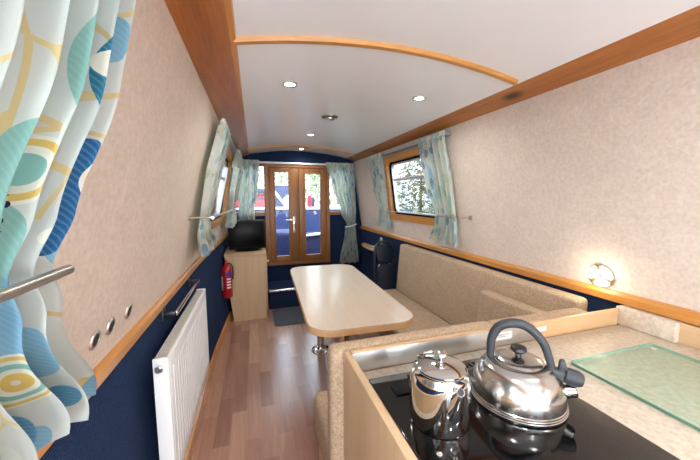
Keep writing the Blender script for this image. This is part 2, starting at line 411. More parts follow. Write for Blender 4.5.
# pine boards along the roof corners
def strip(bm, sec, y0, y1, tap=0):
    n = max(1, int((y1 - y0) / .4)) if tap else 1
    rings = []
    for k in range(n + 1):
        y = y0 + (y1 - y0) * k / n
        rings.append([(x + tap * taper(y), y, z) for x, z in sec])
    loft(bm, rings)
bm = BM(); strip(bm, [(-.198, .498), (-.056, .548), (-.05, .556), (-.05, .58), (-.2, .6), (-.23, .52)], YB, YF); struct('trim_1', bm, M['pine'], label='broad knotty pine board along the left roof corner')
bm = BM(); strip(bm, [(1.362, .508), (1.232, .560), (1.36, .60), (1.40, .52)], YB, YF); struct('trim_2', bm, M['pine'], label='broad knotty pine board along the right roof corner')
bm = BM(); strip(bm, [(1.240, .556), (1.216, .562), (1.212, .580), (1.25, .585)], YB, YF); struct('trim_3', bm, M['oak'], label='orange pine bead on the right roof board')
bm = BM(); strip(bm, [(-.062, .545), (-.044, .550), (-.040, .566), (-.07, .575)], YB, YF); struct('trim_4', bm, M['oak'], label='orange pine bead on the left roof board')
def rib(name, y, w, label, mat):
    bm = BM(); xs = [-.052 + 1.272 * k / 28 for k in range(29)]
    loft(bm, [[(x, y - w / 2, CZ(x) + .003), (x, y - w / 2 + .006, CZ(x) - .016), (x, y + w / 2 - .006, CZ(x) - .016), (x, y + w / 2, CZ(x) + .003)] for x in xs])
    struct(name, bm, mat, smooth=True, ang=30, label=label)
rib('trim_5', 1.20, .036, 'arched oak rib across the ceiling, the near one', M['oak_x'])
rib('trim_6', 3.70, .036, 'arched oak rib across the ceiling, the far one', M['oak_x'])
rib('trim_7', -1.30, .036, 'arched oak rib across the ceiling behind the galley', M['oak_x'])
# dado rails and skirting
bm = BM()
n = 20; rings = []
for k in range(n + 1):
    y = YB + (YF - YB) * k / n; t_ = taper(y)
    rings.append([(-.415 + t_, y, -.478), (-.388 + t_, y, -.474), (-.384 + t_, y, -.443), (-.39 + t_, y, -.431), (-.42 + t_, y, -.428)])
loft(bm, rings); struct('trim_8', bm, M['oak'], label='oak dado rail along the left wall')
bm = BM(); strip(bm, [(1.51, -.453), (1.482, -.450), (1.478, -.42), (1.484, -.405), (1.51, -.402)], YB, YF); struct('trim_9', bm, M['oak'], label='oak dado rail along the right wall')
bm = BM(); rings = []
for k in range(n + 1):
    y = YB + (3.6 - YB) * k / n; xa = XLl(y, FLOOR)
    rings.append([(xa - .01, y, FLOOR), (xa + .016, y, FLOOR), (xa + .014, y, FLOOR + .075), (xa - .01, y, FLOOR + .085)])
loft(bm, rings); struct('baseboard_left', bm, M['oak'])
# aft bulkhead (behind the eye); its large glazing is added to bring in daylight
bm = BM()
for a in ((-.75, -.05, FLOOR, .7), (1.22, 1.75, FLOOR, .7), (-.05, 1.22, .48, .7), (-.05, 1.22, FLOOR, -1.2)): box(bm, a[0], a[1], YB - .06, YB, a[2], a[3])
struct('wall_back', bm, M['maple'])
wb = sroot('window_4_added', (.6, YB, 0)); bm = BM(); box(bm, -.05, 1.22, YB - .034, YB - .03, -1.2, .48); struct('glass_pane', bm, M['glass'], wb)  # unseen rear glazing, added as a daylight source for the cabin

# ------------------------------------------------------------------ fore bulkhead
bk = lambda v: v * K
DX0, DX1, DZ0, DZ1 = bk(.146), bk(.966), bk(-.86), bk(.418)
WZ0, WZ1 = bk(-.20), bk(.41)
bm = BM()
y0, y1 = YF, YF + .07
for a in ((-.75, DX0, FLOOR, WZ0), (DX1, 1.75, FLOOR, WZ0), (DX0, DX1, FLOOR, DZ0), (-.75, 1.75, DZ1, .72), (-.75, -.36, WZ0, DZ1), (-.36, DX0, WZ1, DZ1), (DX1, 1.30, WZ1, DZ1), (1.30, 1.75, WZ0, DZ1)):
    box(bm, a[0], a[1], y0, y1, a[2], a[3])
struct('wall_front', bm, M['navy'])
bm = BM(); xs = [-.2 + 1.57 * k / 20 for k in range(21)]
loft(bm, [[(x, y, DZ1 + .045) for x in xs] + [(x, y, CZ(x) - .003) for x in reversed(xs)] for y in (YF - .03, YF)])
struct('trim_10', bm, M['navy'], label='navy arched header under the ceiling above the doors')
# side lights
def side_light(name, x0, x1, label):
    r = sroot(name, ((x0 + x1) / 2, YF, WZ0), label)
    bm = BM(); w = .03
    box(bm, x0, x1, YF - .012, YF + .06, WZ0 - .03, WZ0 + .02, .003); box(bm, x0, x1, YF - .008, YF + .06, WZ1 - .012, WZ1 + .015, .003)
    struct('window_frame', bm, M['door_x'], r)
    bm = BM(); box(bm, x0, x1, YF + .03, YF + .034, WZ0, WZ1); struct('glass_pane', bm, M['glass'], r)
side_light('window_1', -.36, DX0, 'narrow window left of the double doors')
side_light('window_2', DX1, 1.30, 'narrow window right of the double doors')
dr = sroot('door_1', ((DX0 + DX1) / 2, YF, DZ0), 'brown oak double doors, each with one tall glass pane')
bm = BM(); fw = .035
box(bm, DX0 - .02, DX0 + fw, YF - .035, YF + .06, DZ0 - .02, DZ1 + .01, .004); box(bm, DX1 - fw, DX1 + .012, YF - .035, YF + .06, DZ0 - .02, DZ1 + .01, .004)
struct('door_frame', bm, M['door'], dr)
bm = BM(); box(bm, DX0 + fw, DX1 - fw, YF - .035, YF + .06, DZ1 - .03, DZ1 + .01, .004); box(bm, DX0 + fw, DX1 - fw, YF - .035, YF + .06, DZ0 - .02, DZ0 + .02, .004)
struct('door_head', bm, M['door_x'], dr)
mid = bk(.56)
def leaf(x0, x1, g0, g1, zt, zb, handle):
    bm = BM(); ya, yb = YF - .025, YF + .03
    box(bm, x0, g0, ya, yb, DZ0 + .02, DZ1 - .03, .004); box(bm, g1, x1, ya, yb, DZ0 + .02, DZ1 - .03, .004)
    box(bm, g0 - .002, g1 + .002, ya, yb, zt, DZ1 - .03, .003); box(bm, g0 - .002, g1 + .002, ya, yb, DZ0 + .02, zb, .003)
    o = finish('door_leaf', bm, M['door'], dr, True)
    bm = BM()
    for a in ((g0 - .012, g0 + .004, zb - .012, zt + .012), (g1 - .004, g1 + .012, zb - .012, zt + .012)): box(bm, a[0], a[1], ya - .006, ya + .01, a[2], a[3], .003)
    for a in ((g0, g1, zt - .004, zt + .012), (g0, g1, zb - .012, zb + .004)): box(bm, a[0], a[1], ya - .006, ya + .01, a[2], a[3], .003)
    finish('glazing_bead', bm, M['door'], o)
    bm = BM(); box(bm, g0, g1, YF, YF + .005, zb, zt); finish('glass_pane', bm, M['glass'], o)
    if handle:
        bm = BM(); hx = bk(.492)
        box(bm, hx - .016, hx + .016, ya - .012, ya, bk(-.46), bk(-.24), .006)
        lathe(bm, [(.013, 0), (.013, .05), (.011, .055)], (hx, ya - .01, bk(-.285)), 16, frame=fr((0, -1, 0)))
        tube(bm, [(hx, ya - .058, bk(-.285)), (hx - .05, ya - .062, bk(-.285)), (hx - .115, ya - .055, bk(-.282))], .0095, 10)
        lathe(bm, [(.012, 0), (.012, .012)], (hx, ya - .01, bk(-.41)), 14, frame=fr((0, -1, 0)))
        h = finish('door_handle', bm, M['chrome'], o); h['label'] = 'chrome lever handle on an upright plate'
leaf(DX0 + fw, mid - .002, bk(.258), bk(.430), bk(.328), bk(-.762), True)
leaf(mid + .002, DX1 - fw, bk(.645), bk(.850), bk(.318), bk(-.762), False)
# step below the doors
r = thing('entrance_step', 'navy carpeted step with pale nosing below the double doors', 'step', (.6, 3.93, FLOOR))
bm = BM(); box(bm, .14, 1.2, 3.74, YF - .002, FLOOR, -1.155, .004); finish('riser', bm, M['navy'], r)
bm = BM(); box(bm, .14, 1.2, 3.715, 3.76, -1.158, -1.128, .006); finish('nosing', bm, M['satin'], r)
bm = BM(); box(bm, .14, 1.2, 3.76, YF - .002, -1.155, -1.132, .002); finish('tread', bm, M['navy'], r)

# ------------------------------------------------------------------ curtains
def hermite(keys, z):
    """keys sorted by falling z, linear-smooth interpolation of tuples"""
    if z >= keys[0][0]: return keys[0][1:]
    for a, b in zip(keys, keys[1:]):
        if z >= b[0]:
            t = (a[0] - z) / (a[0] - b[0]); t = t * t * (3 - 2 * t)
            return tuple(p + (q - p) * t for p, q in zip(a[1:], b[1:]))
    return keys[-1][1:]
def curtain(label, keys, plane, pleats, mat, width, group, seed=0, nx=110, ny=60, hem=.012):
    """keys: (z, start, end, stand-off, pleat depth); plane(u, off, z) -> point"""
    rd = random.Random(seed); ph = rd.random() * 6; irr = [rd.uniform(-.5, .5) for _ in range(8)]
    bm = BM(); uvl = bm.loops.layers.uv.new('UVMap'); G = []
    zt, zb = keys[0][0], keys[-1][0]
    for j in range(ny + 1):
        z = zt + (zb - zt) * j / ny; a, b, off, amp = hermite(keys, z); row = []
        for i in range(nx + 1):
            s = i / nx
            w = 2 * PI * pleats * s + ph + .5 * math.sin(2 * PI * s * 2 + irr[0] * 4) + .35 * math.sin(4 * z + irr[1] * 6 + 5 * s)
            d = math.sin(w) + .28 * math.sin(2.1 * w + irr[2] * 6 + 2 * z)
            u = a + (b - a) * s + .35 * amp * math.cos(w) * (b - a) / max(.05, abs(b - a)) * .5
            dz = hem * math.sin(w * .5 + irr[3] * 5) * (j / ny) ** 6
            row.append((bm.verts.new(plane(u, off + amp * d, z + dz)), s * width, z))
        G.append(row)
    for j in range(ny):
        for i in range(nx):
            q = (G[j][i], G[j][i + 1], G[j + 1][i + 1], G[j + 1][i]); f = bm.faces.new([v[0] for v in q])
            for lp, v in zip(f.loops, q): lp[uvl].uv = (v[1], v[2])
    a, b, off, amp = keys[0][1:]
    org = plane((a + b) / 2, 0, zb)
    r = thing('curtain', label, 'curtain', org, group)
    bmesh.ops.solidify(bm, geom=bm.faces[:], thickness=.0025)
    o = finish('drape', bm, mat, r, True, 80)
    # gathered heading tape at the top
    bm = BM(); uvl = bm.loops.layers.uv.new('UVMap')
    rows = []
    for j in range(4):
        row = []
        for i in range(nx + 1):
            s = i / nx; w = 2 * PI * pleats * s + ph + .5 * math.sin(2 * PI * s * 2 + irr[0] * 4)
            d = .6 * math.sin(2 * w)
            row.append((bm.verts.new(plane(a + (b - a) * s, off + amp * d, zt + .001 + .030 * j / 3)), s * width, zt + .03 * j / 3))
        rows.append(row)
    for j in range(3):
        for i in range(nx):
            q = (rows[j][i], rows[j][i + 1], rows[j + 1][i + 1], rows[j + 1][i]); f = bm.faces.new([v[0] for v in q])
            for lp, v in zip(f.loops, q): lp[uvl].uv = (v[1], v[2])
    finish('heading', bm, mat, r, True, 80)
    return r
GC = 'printed cotton curtains'
pl = lambda u, o, z: Vector((XL(u, z) + o, u, z))
prr = lambda u, o, z: Vector((XR(u, z) - o, u, z))
pf = lambda u, o, z: Vector((u, YF - o, z))
curtain('large patterned curtain nearest the camera on the left wall, filling the corner', [(.45, .04, .575, .050, .026), (.16, .05, .565, .050, .026), (-.02, .06, .528, .044, .020), (-.09, .06, .520, .040, .014), (-.16, .06, .535, .047, .020), (-.39, .05, .675, .058, .032)], pl, 10, M['curtain_big'], 1.25, GC, 1, nx=240)
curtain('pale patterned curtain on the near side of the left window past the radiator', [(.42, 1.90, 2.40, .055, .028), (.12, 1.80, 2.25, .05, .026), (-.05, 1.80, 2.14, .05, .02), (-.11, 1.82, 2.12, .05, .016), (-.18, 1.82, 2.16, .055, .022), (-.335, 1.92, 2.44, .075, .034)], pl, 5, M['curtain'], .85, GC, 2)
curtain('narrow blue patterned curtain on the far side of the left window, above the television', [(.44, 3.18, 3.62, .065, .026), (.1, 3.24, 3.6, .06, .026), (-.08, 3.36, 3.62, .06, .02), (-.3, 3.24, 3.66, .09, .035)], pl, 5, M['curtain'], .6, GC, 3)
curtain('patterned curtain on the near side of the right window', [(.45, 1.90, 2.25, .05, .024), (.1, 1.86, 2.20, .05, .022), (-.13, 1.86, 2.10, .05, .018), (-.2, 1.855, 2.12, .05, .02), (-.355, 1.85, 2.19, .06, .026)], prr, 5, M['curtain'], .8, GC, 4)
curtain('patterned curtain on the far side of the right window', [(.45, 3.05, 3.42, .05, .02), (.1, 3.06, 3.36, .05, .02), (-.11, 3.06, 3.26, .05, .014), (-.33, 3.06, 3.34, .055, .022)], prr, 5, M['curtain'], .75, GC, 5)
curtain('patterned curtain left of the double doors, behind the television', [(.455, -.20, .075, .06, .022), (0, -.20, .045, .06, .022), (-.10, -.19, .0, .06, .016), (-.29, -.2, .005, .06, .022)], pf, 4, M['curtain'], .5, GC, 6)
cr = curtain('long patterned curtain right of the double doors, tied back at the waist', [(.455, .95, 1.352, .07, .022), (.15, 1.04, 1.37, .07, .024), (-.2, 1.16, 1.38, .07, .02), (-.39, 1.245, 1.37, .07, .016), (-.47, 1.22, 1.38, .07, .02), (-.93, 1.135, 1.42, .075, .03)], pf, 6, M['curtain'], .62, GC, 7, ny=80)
bm = BM(); pts = [(1.31 + .08 * math.cos(a), YF - .07 + .042 * math.sin(a), -.395 + .02 * math.cos(a)) for a in [2 * PI * k / 24 for k in range(25)]]
tube(bm, pts, .014, 8, flat=.5); finish('tieback', bm, M['boat_white'], cr)
# rods and tracks
def rodwall(label, fn, side, ya, yb, z, off, r=.007, z2=None, ends=(1, 1)):
    z2 = z if z2 is None else z2
    xa, xb = fn(ya, z) - side * off, fn(yb, z2) - side * off
    t_ = thing('holdback_rod', label, 'curtain rod', (xa, ya, z), 'curtain holdback rods')
    bm = BM(); tube(bm, [(xa, ya, z), (xb, yb, z2)], r, 12); finish('rod', bm, M['rod'], t_)
    for on, y, zz, x in ((ends[0], ya, z, xa), (ends[1], yb, z2, xb)):
        if not on: continue
        bm = BM(); tube(bm, [(x, y, zz), (x + side * (off - .001), y, zz)], r * .9, 10)
        lathe(bm, [(.016, 0), (.016, .006), (.01, .01)], (x + side * (off - .001), y, zz), 16, frame=fr((-side, 0, 0)))
        finish('bracket', bm, M['rod'], t_)
        bm = BM(); lathe(bm, [(r * 1.5, -.006), (r * 1.7, 0), (r * 1.5, .006)], (x, y, zz), 14, frame=fr((0, 1, 0))); finish('end_cap', bm, M['rod'], t_)
rodwall('metal holdback rod over the big curtain nearest the camera', XL, -1, -.62, .50, -.102, .085, .0068, z2=-.097, ends=(1, 0))
rodwall('metal holdback rod across the left window past the radiator', XL, -1, 1.76, 3.60, -.105, .115, .006)
rodwall('metal holdback rod across the right window', XR, 1, 1.765, 3.10, -.14, .095, .005)
def track(label, fn, side, ya, yb, z):
    bm = BM(); rings = []
    for k in range(9):
        y = ya + (yb - ya) * k / 8; x = fn(y, z)
        rings.append([(x, y, z - .012), (x - side * .045, y, z - .012), (x - side * .045, y, z + .012), (x, y, z + .012)])
    loft(bm, rings); tag(finish('curtain_track', bm, M['alu'], smooth=False, origin=(fn(ya, z), ya, z)), label, 'curtain track', 'curtain tracks')
track('grey curtain track above the left window, under the pine board', XL, -1, 2.3, 3.65, .475)
track('grey curtain track above the right window', XR, 1, 1.9, 3.42, .462)
bm = BM(); box(bm, -.26, 1.36, YF - .05, YF - .002, .445, .472, .004); tag(finish('curtain_track', bm, M['white'], origin=(.55, YF, .45)), 'white curtain track across the top of the double doors', 'curtain track', 'curtain tracks')

# ------------------------------------------------------------------ side windows
def yz_ring(y0, y1, z0, z1, r, n=5): return rrect(y0, y1, z0, z1, r, n)
def hull_window(name, fn, side, hole, label):
    a, b, c, d = hole
    root = sroot(name, (fn((a + b) / 2, c), (a + b) / 2, c), label)
    w = .075
    def P(y, z, o): return (fn(y, z) - side * o, y, z)
    def ringframe(outer, inner, o0, o1, nm, mat):
        bm = BM()
        R = [[P(y, z, o0) for y, z in outer], [P(y, z, o1) for y, z in outer], [P(y, z, o1) for y, z in inner], [P(y, z, o0) for y, z in inner]]
        R.append(R[0]); loft(bm, R, caps=False); bmesh.ops.remove_doubles(bm, verts=bm.verts, dist=1e-6)
        return struct(nm, bm, mat, root, smooth=True, ang=35)
    ringframe(rrect(a - .06, b + .06, c - .05, d + .05, .012), rrect(a + .012, b - .012, c + .012, d - .012, .05), -.06, .022, 'window_frame', M['oak'])
    ringframe(rrect(a + .005, b - .005, c + .005, d - .005, .055), rrect(a + .03, b - .03, c + .028, d - .028, .05), -.055, -.012, 'rubber_seal', M['rubber'])
    ringframe(rrect(a + .025, b - .025, c + .025, d - .025, .05), rrect(a + .042, b - .042, c + .04, d - .04, .045), -.05, -.022, 'sash', M['alu'])
    bm = BM(); g = rrect(a + .03, b - .03, c + .03, d - .03, .05)
    loft(bm, [[P(y, z, -.040) for y, z in g], [P(y, z, -.044) for y, z in g]]); struct('glass_pane', bm, M['glass'], root)
    bm = BM(); zz = c + (d - c) * .66
    for (yy0, yy1) in ((a + .035, b - .035),): 
        loft(bm, [[P(y, zz - .012, -.03), P(y, zz + .012, -.03), P(y, zz + .012, -.055), P(y, zz - .012, -.055)] for y in (yy0, yy1)])
    struct('hopper_bar', bm, M['alu'], root)
hull_window('window_3', XL, -1, WL[1], 'oak framed window in the left wall')
hull_window('window_5', XL, -1, WL[0], 'window behind the large curtain on the left')
hull_window('window_6', XR, 1, WR[1], 'oak framed window in the right wall')
hull_window('window_7_added', XR, 1, WR[0], 'unseen window added for daylight beside the galley behind the viewpoint')  # out of view, put in to let more daylight inside

# ------------------------------------------------------------------ radiator and towel bar
rx0, rx1, ry0, ry1, rz0, rz1 = -.352, -.300, 1.135, 1.985, -1.05, -.552
r = thing('radiator', 'white panel radiator on the left wall', 'radiator', ((rx0 + rx1) / 2, (ry0 + ry1) / 2, rz0))
bm = BM(); box(bm, rx1 - .016, rx1, ry0 + .012, ry1 - .012, rz0 + .005, rz1 - .006, .006, 3)
for k in range(22):
    y = ry0 + .045 + k * .036
    tube(bm, [(rx1 - .0015, y, rz0 + .05), (rx1 - .0015, y, rz1 - .05)], .004, 6)
finish('front_panel', bm, M['white'], r)
bm = BM(); box(bm, rx0, rx0 + .014, ry0 + .012, ry1 - .012, rz0 + .005, rz1 - .006, .005); finish('back_panel', bm, M['white'], r)
for y in (ry0, ry1 - .012):
    bm = BM(); box(bm, rx0, rx1 - .002, y, y + .012, rz0, rz1, .004); finish('side_cover', bm, M['white'], r)
bm = BM(); box(bm, rx0 + .006, rx1 - .012, ry0 + .012, ry1 - .012, rz1 - .012, rz1 - .006)
for k in range(46): 
    y = ry0 + .02 + k * .0176; box(bm, rx0 + .008, rx1 - .014, y, y + .005, rz1 - .008, rz1 - .002)
finish('top_grille', bm, M['grille'], r)
bm = BM(); lathe(bm, [(.013, 0), (.013, .012), (.009, .016)], ((rx0 + rx1) / 2 - .004, ry0, rz1 - .035), 18, frame=fr((0, -1, 0))); finish('bleed_valve', bm, M['satin'], r)
for y in (ry1 - .04, ry0 + .06):
    bm = BM(); tube(bm, [(-.345, y, rz0 + .03), (-.388, y, rz0 + .03)], .008, 10); finish('pipe', bm, M['satin'], r)
r = thing('towel_rail', 'dark towel rail with chrome bar above the radiator', 'towel rail', (-.39, 1.77, -.52))
bm = BM(); box(bm, -.356, -.346, 1.48, 2.06, -.528, -.508, .003); finish('bar', bm, M['chrome'], r)
for y in (1.49, 2.04):
    bm = BM(); box(bm, -.408, -.352, y - .009, y + .009, -.530, -.508, .004); box(bm, -.4085, -.398, y - .02, y + .02, -.548, -.492, .004); finish('bracket', bm, M['black_plastic'], r)

# chrome sockets under the near curtain
labs = ['round chrome socket in the left wall, nearest the big curtain', 'round chrome socket in the left wall, middle of three', 'round chrome socket in the left wall, nearest the radiator']
nrm = Vector((1, 0, -.216)).normalized()
base = None
for lab, (y, z) in zip(labs, ((.855, -.344), (.941, -.345), (1.065, -.348))):
    if base is None:
        c = (XL(y, z), y, z); base = thing('wall_socket', lab, 'socket', c, 'chrome sockets in a row'); base_c = Vector(c); f3 = fr(nrm)
        bm = BM(); lathe(bm, [(.024, 0), (.024, .002), (.0215, .005), (.0165, .005), (.0155, .003)], c, 28, frame=f3, caps=False); finish('bezel', bm, M['rod'], base)
        bm = BM(); lathe(bm, [(.0160, .0005), (.0160, .0042), (.006, .0044)], c, 22, frame=f3); finish('socket_well', bm, M['black_plastic'], base)
    else: copy_tree(base, Vector((XL(y, z), y, z)) - base_c, lab)

# ------------------------------------------------------------------ television cabinet, television, extinguisher, mat
cy0, cy1, cz = 3.48, 4.11, -.612
r = thing('cabinet', 'pale maple cabinet under the television', 'cabinet', (-.1, 3.8, FLOOR))
bm = BM()
prof = [(-.255, FLOOR), (.098, FLOOR), (.104, cz - .025), (-.328, cz - .025), (-.305, -.95)]
loft(bm, [[(x, cy0, z) for x, z in prof], [(x, cy1, z) for x, z in prof]]); finish('body', bm, M['maple'], r, False)
bm = BM(); box(bm, -.333, .112, cy0 - .012, cy1, cz - .025, cz, .004); finish('top', bm, M['maple_x'], r)
bm = BM(); box(bm, .104, .118, cy0 + .03, cy1 - .03, FLOOR + .08, cz - .05, .003); dd = finish('door', bm, M['maple'], r)
bm = BM(); lathe(bm, [(.012, 0), (.008, .006), (.014, .016), (.006, .022)], (.118, cy0 + .06, cz - .11), 16, frame=fr((1, 0, 0))); finish('knob', bm, M['offwhite'], dd)
r = thing('television', 'black flat television on the maple cabinet', 'television', (-.08, 3.68, cz))
c, s = math.cos(.10), math.sin(.10)
def rt(x, y): return (-.08 + (x * c - y * s), 3.68 + (x * s + y * c))
def rbox(bm, x0, x1, y0, y1, z0, z1, bev):
    q = [rt(x0, y0), rt(x1, y0), rt(x1, y1), rt(x0, y1)]
    hexa(bm, [(a, b, z0) for a, b in q] + [(a, b, z1) for a, b in q], bev)
bm = BM(); rbox(bm, -.215, .190, -.02, .03, -.592, -.258, .006); finish('casing', bm, M['tv'], r)
bm = BM(); rbox(bm, -.200, .175, -.0225, -.019, -.565, -.273, .001); finish('screen', bm, M['screen'], r)
bm = BM(); rbox(bm, -.03, .03, .0, .03, -.60, -.54, .005); finish('neck', bm, M['tv'], r)
bm = BM(); ring = [(.15 * math.cos(2 * PI * k / 36), .085 * math.sin(2 * PI * k / 36)) for k in range(36)]
loft(bm, [[(*rt(x * q, y * q), z) for x, y in ring] for q, z in ((1, cz), (1, cz + .008), (.85, cz + .014))]); finish('foot', bm, M['tv'], r)
# extinguisher
ex, ey = -.298, 3.30
r = thing('fire_extinguisher', 'red fire extinguisher on the left wall beside the cabinet', 'fire extinguisher', (ex, ey, -1.03))
bm = BM(); lathe(bm, [(.048, -1.03), (.054, -1.022), (.054, -.745), (.05, -.722), (.034, -.703), (.019, -.695), (.018, -.68)], (ex, ey, 0), 32); finish('cylinder', bm, M['red'], r)
bm = BM()
def arcband(bm, a0, a1, z0, z1, rr):
    n_ = 12
    loft(bm, [[(ex + q * math.cos(a0 + (a1 - a0) * k / n_), ey + q * math.sin(a0 + (a1 - a0) * k / n_), z) for q, z in ((rr, z0), (rr, z1), (rr + .001, z1), (rr + .001, z0))] for k in range(n_ + 1)])
arcband(bm, math.radians(-128), math.radians(-165), -.95, -.80, .0542); lab = finish('label', bm, M['label_white'], r)
bm = BM(); arcband(bm, math.radians(-35), math.radians(-95), -.80, -.76, .0542); finish('label', bm, M['label_blue'], r)
bm = BM(); 
for zz in (-.83, -.86, -.89, -.92): arcband(bm, math.radians(-40), math.radians(-85), zz - .008, zz + .008, .0542)
finish('label', bm, M['label_white'], r)
bm = BM(); box(bm, ex - .012, ex + .012, ey - .03, ey + .02, -.682, -.655, .003); box(bm, ex - .009, ex + .009, ey - .06, ey + .01, -.648, -.638, .002); tube(bm, [(ex, ey + .012, -.66), (ex, ey + .012, -.64)], .004, 8); finish('valve', bm, M['red'], r)
bm = BM(); tube(bm, smoothpath([(ex + .01, ey - .02, -.668), (ex + .05, ey - .03, -.68), (ex + .066, ey - .03, -.74), (ex + .06, ey - .028, -.84)]), .007, 8); finish('hose', bm, M['black_plastic'], r)
bm = BM(); box(bm, -.40, ex - .052, ey - .02, ey + .02, -.80, -.77, .002); finish('wall_bracket', bm, M['black_plastic'], r)
# doormat
bm = BM(); prism(bm, rrect(.17, .78, 3.20, 3.69, .04), FLOOR, FLOOR + .012, .003); tag(finish('doormat', bm, M['mat'], origin=(.47, 3.45, FLOOR)), 'grey doormat on the floor in front of the entrance step', 'doormat')

# ------------------------------------------------------------------ dining table
tx0, tx1, ty0, ty1, tz = .245, .845, 1.392, 2.86, -.66
r = thing('dining_table', 'long maple table with rounded corners on two chrome pedestals', 'table', (.54, 1.392, FLOOR)); r.rotation_euler.z = -.040
bm = BM(); prism(bm, rrect(tx0, tx1, ty0, ty1, .13, 10), tz - .006, tz, .002); finish('tabletop', bm, M['table'], r)
bm = BM(); prism(bm, rrect(tx0 - .002, tx1 + .002, ty0 - .002, ty1 + .002, .132, 10), tz - .036, tz - .005, .008); finish('edge_band', bm, M['table_edge'], r)
for (lx, ly) in ((.490, 2.57), (.528, 1.83)):
    bm = BM(); lathe(bm, [(.031, FLOOR + .018), (.031, tz - .05)], (lx, ly, 0), 24)
    l_ = finish('leg', bm, M['chrome'], r)
    bm = BM(); lathe(bm, [(.085, FLOOR), (.085, FLOOR + .004), (.078, FLOOR + .012), (.04, FLOOR + .02), (.034, FLOOR + .035)], (lx, ly, 0), 32); finish('base_flange', bm, M['chrome'], l_)
    bm = BM(); lathe(bm, [(.036, tz - .075), (.04, tz - .06), (.08, tz - .05), (.08, tz - .036)], (lx, ly, 0), 32); finish('top_flange', bm, M['chrome'], l_)

# ------------------------------------------------------------------ seating
def cushion(bm, x0, x1, y0, y1, z0, z1, b=.03, bulge=.012):
    box(bm, x0, x1, y0, y1, z0, z1, b, 4)
r = thing('sofa', 'long oatmeal upholstered bench seat along the right wall', 'sofa', (1.2, 1.9, FLOOR))
bm = BM(); box(bm, .96, 1.49, .95, 2.74, FLOOR, -1.10, .004); finish('base', bm, M['maple_y'], r)
bm = BM(); cushion(bm, .92, 1.395, 1.37, 2.76, -1.10, -.935, .025); finish('seat_cushion', bm, M['fabric'], r)
bm = BM(); hexa(bm, [(1.355, .95, -.94), (1.47, .95, -.94), (1.47, 2.72, -.94), (1.355, 2.72, -.94), (1.395, .95, -.462), (1.475, .95, -.462), (1.475, 2.72, -.462), (1.395, 2.72, -.462)], .022, 4); finish('back_cushion', bm, M['fabric'], r)
r = thing('bench', 'oatmeal upholstered seat backing onto the galley unit', 'bench', (.7, 1.1, FLOOR))
bm = BM(); box(bm, .262, .95, .84, 1.33, FLOOR, -1.14, .004); finish('base', bm, M['maple'], r)
bm = BM(); cushion(bm, .243, .915, .905, 1.365, -1.14, -.93, .035); finish('seat_cushion', bm, M['fabric'], r)
bm = BM(); cushion(bm, .206, .835, .836, .905, -1.12, -.462, .022); finish('back_cushion', bm, M['fabric'], r)
bm = BM(); cushion(bm, .845, 1.335, .836, .925, -.93, -.474, .022)
tag(finish('cushion', bm, M['fabric'], origin=(1.08, .88, -.93)), 'upright oatmeal cushion behind the right end of the galley unit, near the wall lamp', 'cushion', 'loose seat cushions')
bm = BM(); hexa(bm, [(1.265, .95, -.93), (1.352, .95, -.93), (1.352, 1.47, -.93), (1.265, 1.47, -.93), (1.30, .95, -.562), (1.382, .95, -.562), (1.382, 1.47, -.562), (1.30, 1.47, -.562)], .02, 4)
tag(finish('cushion', bm, M['fabric'], origin=(1.31, 1.2, -.93)), 'oatmeal cushion leaning on the near end of the long sofa back', 'cushion', 'loose seat cushions')

# folded chair past the sofa end
r = thing('folding_chair', 'black folded chair leaning past the far end of the sofa', 'chair', (1.33, 2.9, FLOOR))
def lean(x, z, o=0): return (x, 2.96 - o + .14 * (z - FLOOR) / .9 - .10, z)
bm = BM()
P_ = [lean(1.21, FLOOR + .01), lean(1.22, -.75), lean(1.235, -.56), lean(1.27, -.495), lean(1.34, -.478), lean(1.41, -.495), lean(1.445, -.56), lean(1.455, -.75), lean(1.465, FLOOR + .01)]
tube(bm, smoothpath(P_, 5), .012, 10); finish('frame', bm, M['black_plastic'], r)
for x in (1.235, 1.44):
    bm = BM(); tube(bm, [lean(x, FLOOR + .01, .07), lean(x, -.82, .07)], .010, 10); finish('leg', bm, M['black_plastic'], r)
def pad(bm, x0, x1, z0, z1, o, th, rnd):
    g = rrect(x0, x1, z0, z1, rnd, 6)
    loft(bm, [[lean(x, z, o) for x, z in g], [lean(x, z, o + th) for x, z in g]])
    bmesh.ops.bevel(bm, geom=[e for e in bm.edges], offset=.008, segments=2, affect='EDGES', clamp_overlap=True)
bm = BM(); pad(bm, 1.24, 1.44, -.69, -.50, .004, .035, .07); finish('backrest', bm, M['vinyl_black'], r)
bm = BM()
g = rrect(1.235, 1.435, -1.02, -.70, .03, 6); sh = lambda x, z: x - .13 * (-.70 - z)
loft(bm, [[lean(sh(x, z), z, .055 + .06 * (-.70 - z)) for x, z in g], [lean(sh(x, z), z, .10 + .06 * (-.70 - z)) for x, z in g]])
bmesh.ops.bevel(bm, geom=[e for e in bm.edges], offset=.008, segments=2, affect='EDGES', clamp_overlap=True); finish('seat', bm, M['vinyl_black'], r)
